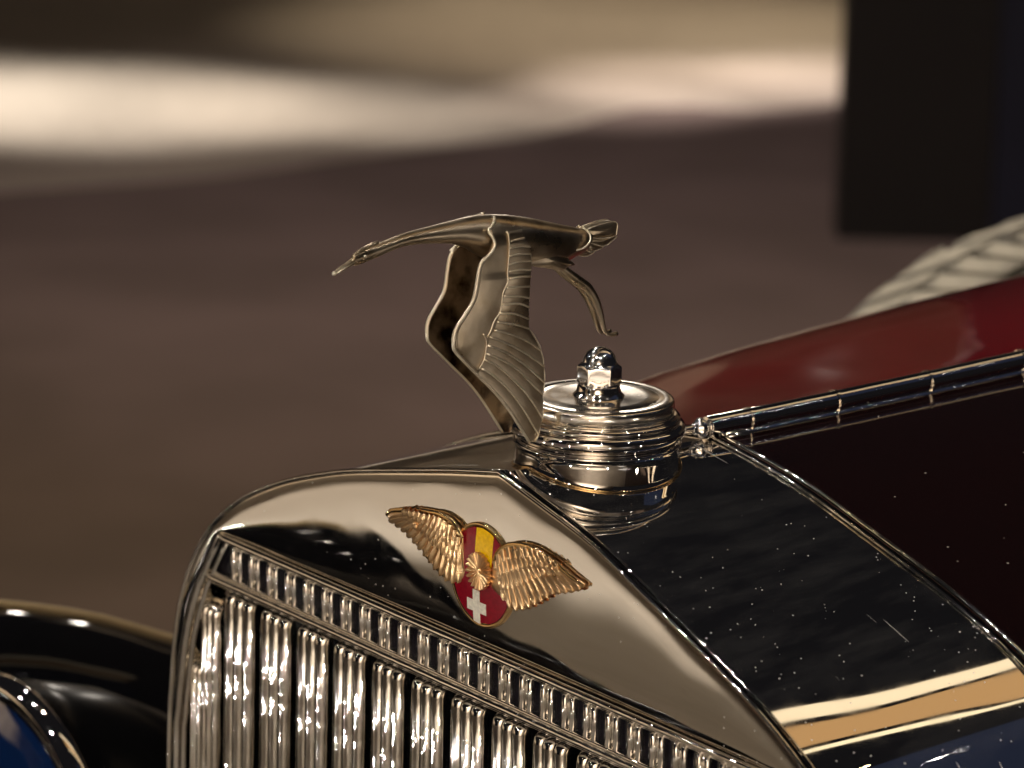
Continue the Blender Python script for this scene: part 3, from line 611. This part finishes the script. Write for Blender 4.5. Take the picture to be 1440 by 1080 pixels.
for s in (1, -1):
    for i, t in enumerate(tail): plate(t, s*(.0042-.0009*abs(i-1)), .0038, 'tail_feather', 'bird', stork, .0012, .00035)
    mb = MB(); mb.tube([Vector((s*q, p.y, p.z)) for p, q in zip(smoothpts([(0, y/1000, z/1000) for y, z in seam], 14), [.0015, .004, .006, .007, .0078, .008, .008, .0078, .0076, .0072, .0068, .0062, .0055, .005])], .0006, 6); mb.build('tail_seam', 'bird_edge', stork)
    plate(thigh, s*.0070, .006, 'thigh', 'bird', stork, .0025, None)
    ptl = smoothpts([(0, y/1000, z/1000) for y, z in shoulder], 30)
    mb = MB(); mb.tube([Vector((wx(p.y*1000, p.z*1000, s, .3), p.y, min(p.z, .1402))) for p in ptl], .0009, 8); mb.build('shoulder_edge', 'bird_edge', stork)
    # leg and foot
    lp = smoothpts([(s*.0028, y/1000, z/1000) for y, z in leg], 40)
    mb = MB(); mb.tube(lp, [interp(i, [0, 6, 14, 22, 28, 33, 36, 39], [.0022, .0026, .0029, .0025, .0018, .0012, .0010, .0013]) for i in range(40)], 12); mb.build('leg', 'bird', stork)
# wings
def wing(s, m, inner_m):
    LE = smoothpts([(0, y/1000, z/1000) for y, z in lead[1:]], 70); TE = smoothpts([(0, y/1000, z/1000) for y, z in trail[1:]], 70)
    mb = MB(); outer_, inner_ = [], []
    for i, (a, b) in enumerate(zip(LE, TE)):
        ro, ri = [], []
        for j in range(17):
            u = j/16; p = a.lerp(b, u); cam_ = 1.3*4*u*(1-u)
            x = wx(p.y*1000, p.z*1000, 1, 0)+cam_/1000*(.8 if p.z < .11 else .3)-.0006
            ro.append(Vector((s*x, p.y, p.z))); ri.append(Vector((s*(x-.0013), p.y, p.z)))
        outer_.append(ro); inner_.append(ri)
    mb.grid([r+q[::-1] for r, q in zip(outer_, inner_)], closed_u=True)
    o = mb.build('wing', m, stork)
    r_ = MB(); r_.tube([Vector((wx(p.y*1000, p.z*1000, s, -.6), p.y, p.z)) for p in LE[8:]], .00105, 8); r_.build('leading_edge', 'bird_edge', o)
    r_ = MB(); r_.tube([Vector((wx(p.y*1000, p.z*1000, s, -.3), p.y, p.z)) for p in TE[8:]], .0006, 8); r_.build('trailing_edge', 'bird_edge', o)
    r_ = MB(); r_.tube([Vector((wx(p.y*1000, p.z*1000, s, .4), p.y, p.z)) for p in smoothpts([(0, y/1000, z/1000) for y, z in bound], 40)], .00045, 6); r_.build('covert_line', 'bird_edge', o)
    r_ = MB(); r_.tube([Vector((wx(p.y*1000, p.z*1000, s, .8), p.y, p.z)) for p in smoothpts([(0, y/1000, z/1000) for y, z in covert], 20)], .0004, 6); r_.build('covert_line', 'bird_edge', o)
    # feathers between successive quill lines, each a thin domed blade
    ls = [smoothpts([(0, y/1000, z/1000) for y, z in l], 16) for l in lines]
    for i in range(len(ls)-1):
        rows = []
        for t in (0, .12, .3, .5, .7, .88, 1):
            rows.append([Vector((wx(0, q.z*1000, s, .05+1.05*4*(.12+.76*(j/15))*(1-(.12+.76*j/15))*.8*(1 if q.z < .11 else .4)+.25+.45*(.25-(t-.5)**2)), q.y, q.z)) for j, (a, b) in enumerate(zip(ls[i], ls[i+1])) for q in (a.lerp(b, t),)])
        fb = MB(); fb.grid(rows); fb.build('feather', m, o)
    for i in range(1, len(ls)-1):
        fb = MB(); fb.tube([Vector((wx(0, p.z*1000, s, .55+1.0*4*(.12+.76*(j/15))*(1-(.12+.76*j/15))*.8*(1 if p.z < .11 else .4)), p.y, p.z)) for j, p in enumerate(ls[i])], .00052, 6); fb.build('quill', 'bird_edge', o)
    # inner face, darker and stained
    ii = MB(); ii.grid([[Vector((s*(abs(q.x)-.0002), q.y, q.z)) for q in r] for r in inner_]); ii.build('inner_face', inner_m, o)
    return o
wing(1, 'bird', 'bird_inner'); wing(-1, 'bird', 'bird_inner')

# ------------------------------------------------------------------ winged badge
BX, BZ = -.0112, -.0588
badge = thing('winged_badge', 'gilt winged badge with round red enamel shield on the radiator front', 'badge', (BX, -.0004, BZ)); badge.scale = (1, .5, 1)
def disc(r_in, r_out, y0, y1, name, m, parent, prof=None, n_=72):
    mb = MB(); mb.lathe(prof or [(r_out, y1), (r_out, y0), (r_in, y0)], (0, 0, 0), n_, 'y'); return mb.build(name, m, parent)
disc(0, 0, 0, 0, 'shield', 'gold_rim', badge, [(.0001, -.003), (.0262, -.003), (.0266, -.0042), (.0275, -.0048), (.0284, -.0044), (.0288, -.003), (.0284, .0005), (.0272, .0025), (.0001, .0028)])
def dish(x, z): return -.0040-.0022*(1-(x*x+z*z)/.0262**2)
def clip_grid(x0f, x1f, z0, z1, name, m, lift=0., nx=14, nz=40):
    rows = []
    for j in range(nz+1):
        z = z0+(z1-z0)*j/nz; lim = math.sqrt(max(0, .0262**2-z*z)); a = max(-lim, x0f(z)); b = min(lim, x1f(z)); 
        if b < a: a = b = (a+b)/2
        rows.append([Vector((a+(b-a)*i/nx, dish(a+(b-a)*i/nx, z)-lift, z)) for i in range(nx+1)])
    mb = MB(); mb.grid(rows); o = mb.build(name, m, badge); return o
clip_grid(lambda z: -1, lambda z: 1, -.0262, .0262, 'enamel_field', 'red_enamel', 0, 30, 60)
clip_grid(lambda z: -.0040-.0008, lambda z: .0106+.02*(z-.02), 0, .0262, 'yellow_stripe', 'yellow_enamel', .0003)
cv = [(x/1000-BX-0*.001, z/1000-BZ) for x, z in cross]
cc = (sum(a for a, b in cv)/12, sum(b for a, b in cv)/12)
mb = MB(); a_, b_ = .0031, .0091
CX, CZ_ = -.0045+.0090, -.0158
cx_, cz_ = cc
pts = [(-a_, b_), (a_, b_), (a_, a_), (b_*.95, a_), (b_*.95, -a_), (a_, -a_), (a_, -b_), (-a_, -b_), (-a_, -a_), (-b_*.95, -a_), (-b_*.95, a_), (-a_, a_)]
vv = [Vector((cx_+x, dish(cx_+x, cz_+z)-.0005, cz_+z)) for x, z in pts]+[Vector((cx_+x, dish(cx_+x, cz_+z)+.0005, cz_+z)) for x, z in pts]
mb.add(vv, [(0, 1, 2, 5, 6, 7, 8, 11), (2, 3, 4, 5), (8, 9, 10, 11)]+[(i, (i+1) % 12, (i+1) % 12+12, i+12) for i in range(12)]); mb.build('white_cross', 'white_enamel', badge, smooth=False)
# rosette: fluted dish
mb = MB(); n_ = 160; rows = []
RX, RZ = .0010, .0030
for t in (0, .12, .2, .28, .6, .9, 1.0, 1.03):
    row = []
    for k in range(n_):
        a = 2*math.pi*k/n_; fl = abs(math.sin(a*10)); r_ = .0102*t*(.93+.07*fl if t > .8 else 1)
        y = -.0082-.0040*fl*(t if t > .2 else 0)+(.0022 if t < .15 else 0)+(.0035 if t > 1.01 else 0)
        row.append(Vector((RX+r_*math.cos(a), y, RZ+r_*math.sin(a))))
    rows.append(row)
mb.grid(rows, closed_u=True); ros = mb.build('rosette', 'gold', badge, angle=50)
mb = MB(); mb.lathe([(.0001, -.0092), (.0008, -.0090), (.0012, -.0080), (.0012, -.006)], (RX, 0, RZ), 20, 'y'); mb.build('centre_stud', 'gold', ros)
def bwing(poly, root, spread, s):
    P = [(x/1000-BX, z/1000-BZ) for x, z in poly]; n_ = len(P)
    c = (sum(p[0] for p in P)/n_, sum(p[1] for p in P)/n_)
    mb = MB(); rings = []
    PP = [Vector((x, 0, z)) for x, z in P]; PP = smoothpts(PP+[PP[0]], 121)[:-1]; cV = Vector((c[0], 0, c[1]))
    for t, y in ((.001, -.0042), (.4, -.0045), (.75, -.0048), (.93, -.0050), (1, -.0038), (1, -.0010)):
        rings.append([cV.lerp(p, t)+Vector((0, y-.002, 0)) for p in PP])
    mb.grid(rings, closed_u=True); o = mb.build('wing', 'gold', badge)
    return o, PP
def blade(a, b, w0, w1, y0, h, mb):
    a, b = Vector(a), Vector(b); d = (b-a); nrm = Vector((-d.z, 0, d.x)).normalized(); rows = []
    for t in (0, .2, .45, .7, .88, .97, 1.0):
        wd = (w0+(w1-w0)*t)*(1 if t < .8 else (.86 if t < .96 else (.55 if t < .99 else .15)))
        p = a+d*t; row = []
        for q in (-1, -.6, -.12, 0, .12, .6, 1):
            bow = (1-q*q)*h+(.25*h if abs(q) < .05 else 0)
            row.append(Vector((p.x, y0-bow*(1 if t < .95 else .4)-.0005*t-.0006*q, p.z))+nrm*wd*q)
        rows.append(row)
    rows = [[v+Vector((0, .0022, 0)) for v in (r[0],)]+r+[r[-1]+Vector((0, .0022, 0))] for r in rows]
    mb.grid(rows)
def feathered(poly, s, lead_idx, trail_idx):
    o, PP = bwing(poly, None, None, s)
    Lp = smoothpts([(poly[i][0]/1000-BX, 0, poly[i][1]/1000-BZ) for i in lead_idx], 15)
    Tp = smoothpts([(poly[i][0]/1000-BX, 0, poly[i][1]/1000-BZ) for i in trail_idx], 15)
    nF = 13
    def LQ(q):
        i0 = q*14; return Lp[min(13, int(i0))].lerp(Lp[min(14, int(i0)+1)], i0-min(13, int(i0)))
    for k in range(nF):   # long flight feathers
        t = k/(nF-1); i0 = t*13; a = Lp[int(i0)].lerp(Lp[min(14, int(i0)+1)], i0 % 1); b = Tp[int(i0)].lerp(Tp[min(14, int(i0)+1)], i0 % 1)
        mb = MB(); a = Lp[0].lerp(Lp[0], 0) if False else LQ(.04+t*.42); st = a.lerp(b, .30); blade(st, a.lerp(b, 1.03), .0019, .0030, -.0062, .0019, mb); mb.build('flight_feather', 'gold', o)
    for layer, (q0, q1, cnt, yy) in enumerate(((.16, .66, 14, -.0074), (.08, .42, 13, -.0086), (.03, .24, 12, -.0097))):
        mb = MB()
        for k in range(cnt):
            t = (k+.5*(layer % 2))/cnt; i0 = t*13.4; a = LQ(.02+t*(.50+.12*layer)); b = Tp[int(i0)].lerp(Tp[min(14, int(i0)+1)], i0 % 1)
            blade(a.lerp(b, q0), a.lerp(b, q1), .0017, .0024-.0003*layer, yy, .0015, mb)
        mb.build('covert_feathers', 'gold', o)
    mb = MB(); mb.tube([p+Vector((0, -.0068, -.0009)) for p in Lp], [.0028-.0017*(i/14) for i in range(15)], 12); mb.build('wing_arm', 'gold_rim', o)
    # round rivet head
    pr = Lp[8].lerp(Tp[8], .45); mb = MB(); mb.lathe([(.0001, -.0118), (.0012, -.0116), (.0019, -.0106), (.0021, -.0092), (.0018, -.007)], (pr.x, 0, pr.z), 16, 'y'); mb.build('rivet', 'gold', o)
    return o
feathered(bw_left, -1, [0, 1, 2, 3, 4, 5, 6, 7, 8], [24, 23, 22, 21, 20, 19, 18, 17, 16, 15, 14, 13, 12, 11, 10, 9, 8])
feathered(bw_right, 1, [48-0 if False else 0, 1, 2, 3, 4, 5, 6, 7, 8, 9, 10, 11], [27-3, 23, 22, 21, 20, 19, 18, 17, 16, 15, 14, 13, 12, 11])
# mounting studs between badge and plate
for x, z in ((-.034, .016), (.036, .008)):
    mb = MB(); mb.tube([(x, -.006, z), (x, .003, z)], .0022, 12); mb.build('mounting_stud', 'gold', badge)
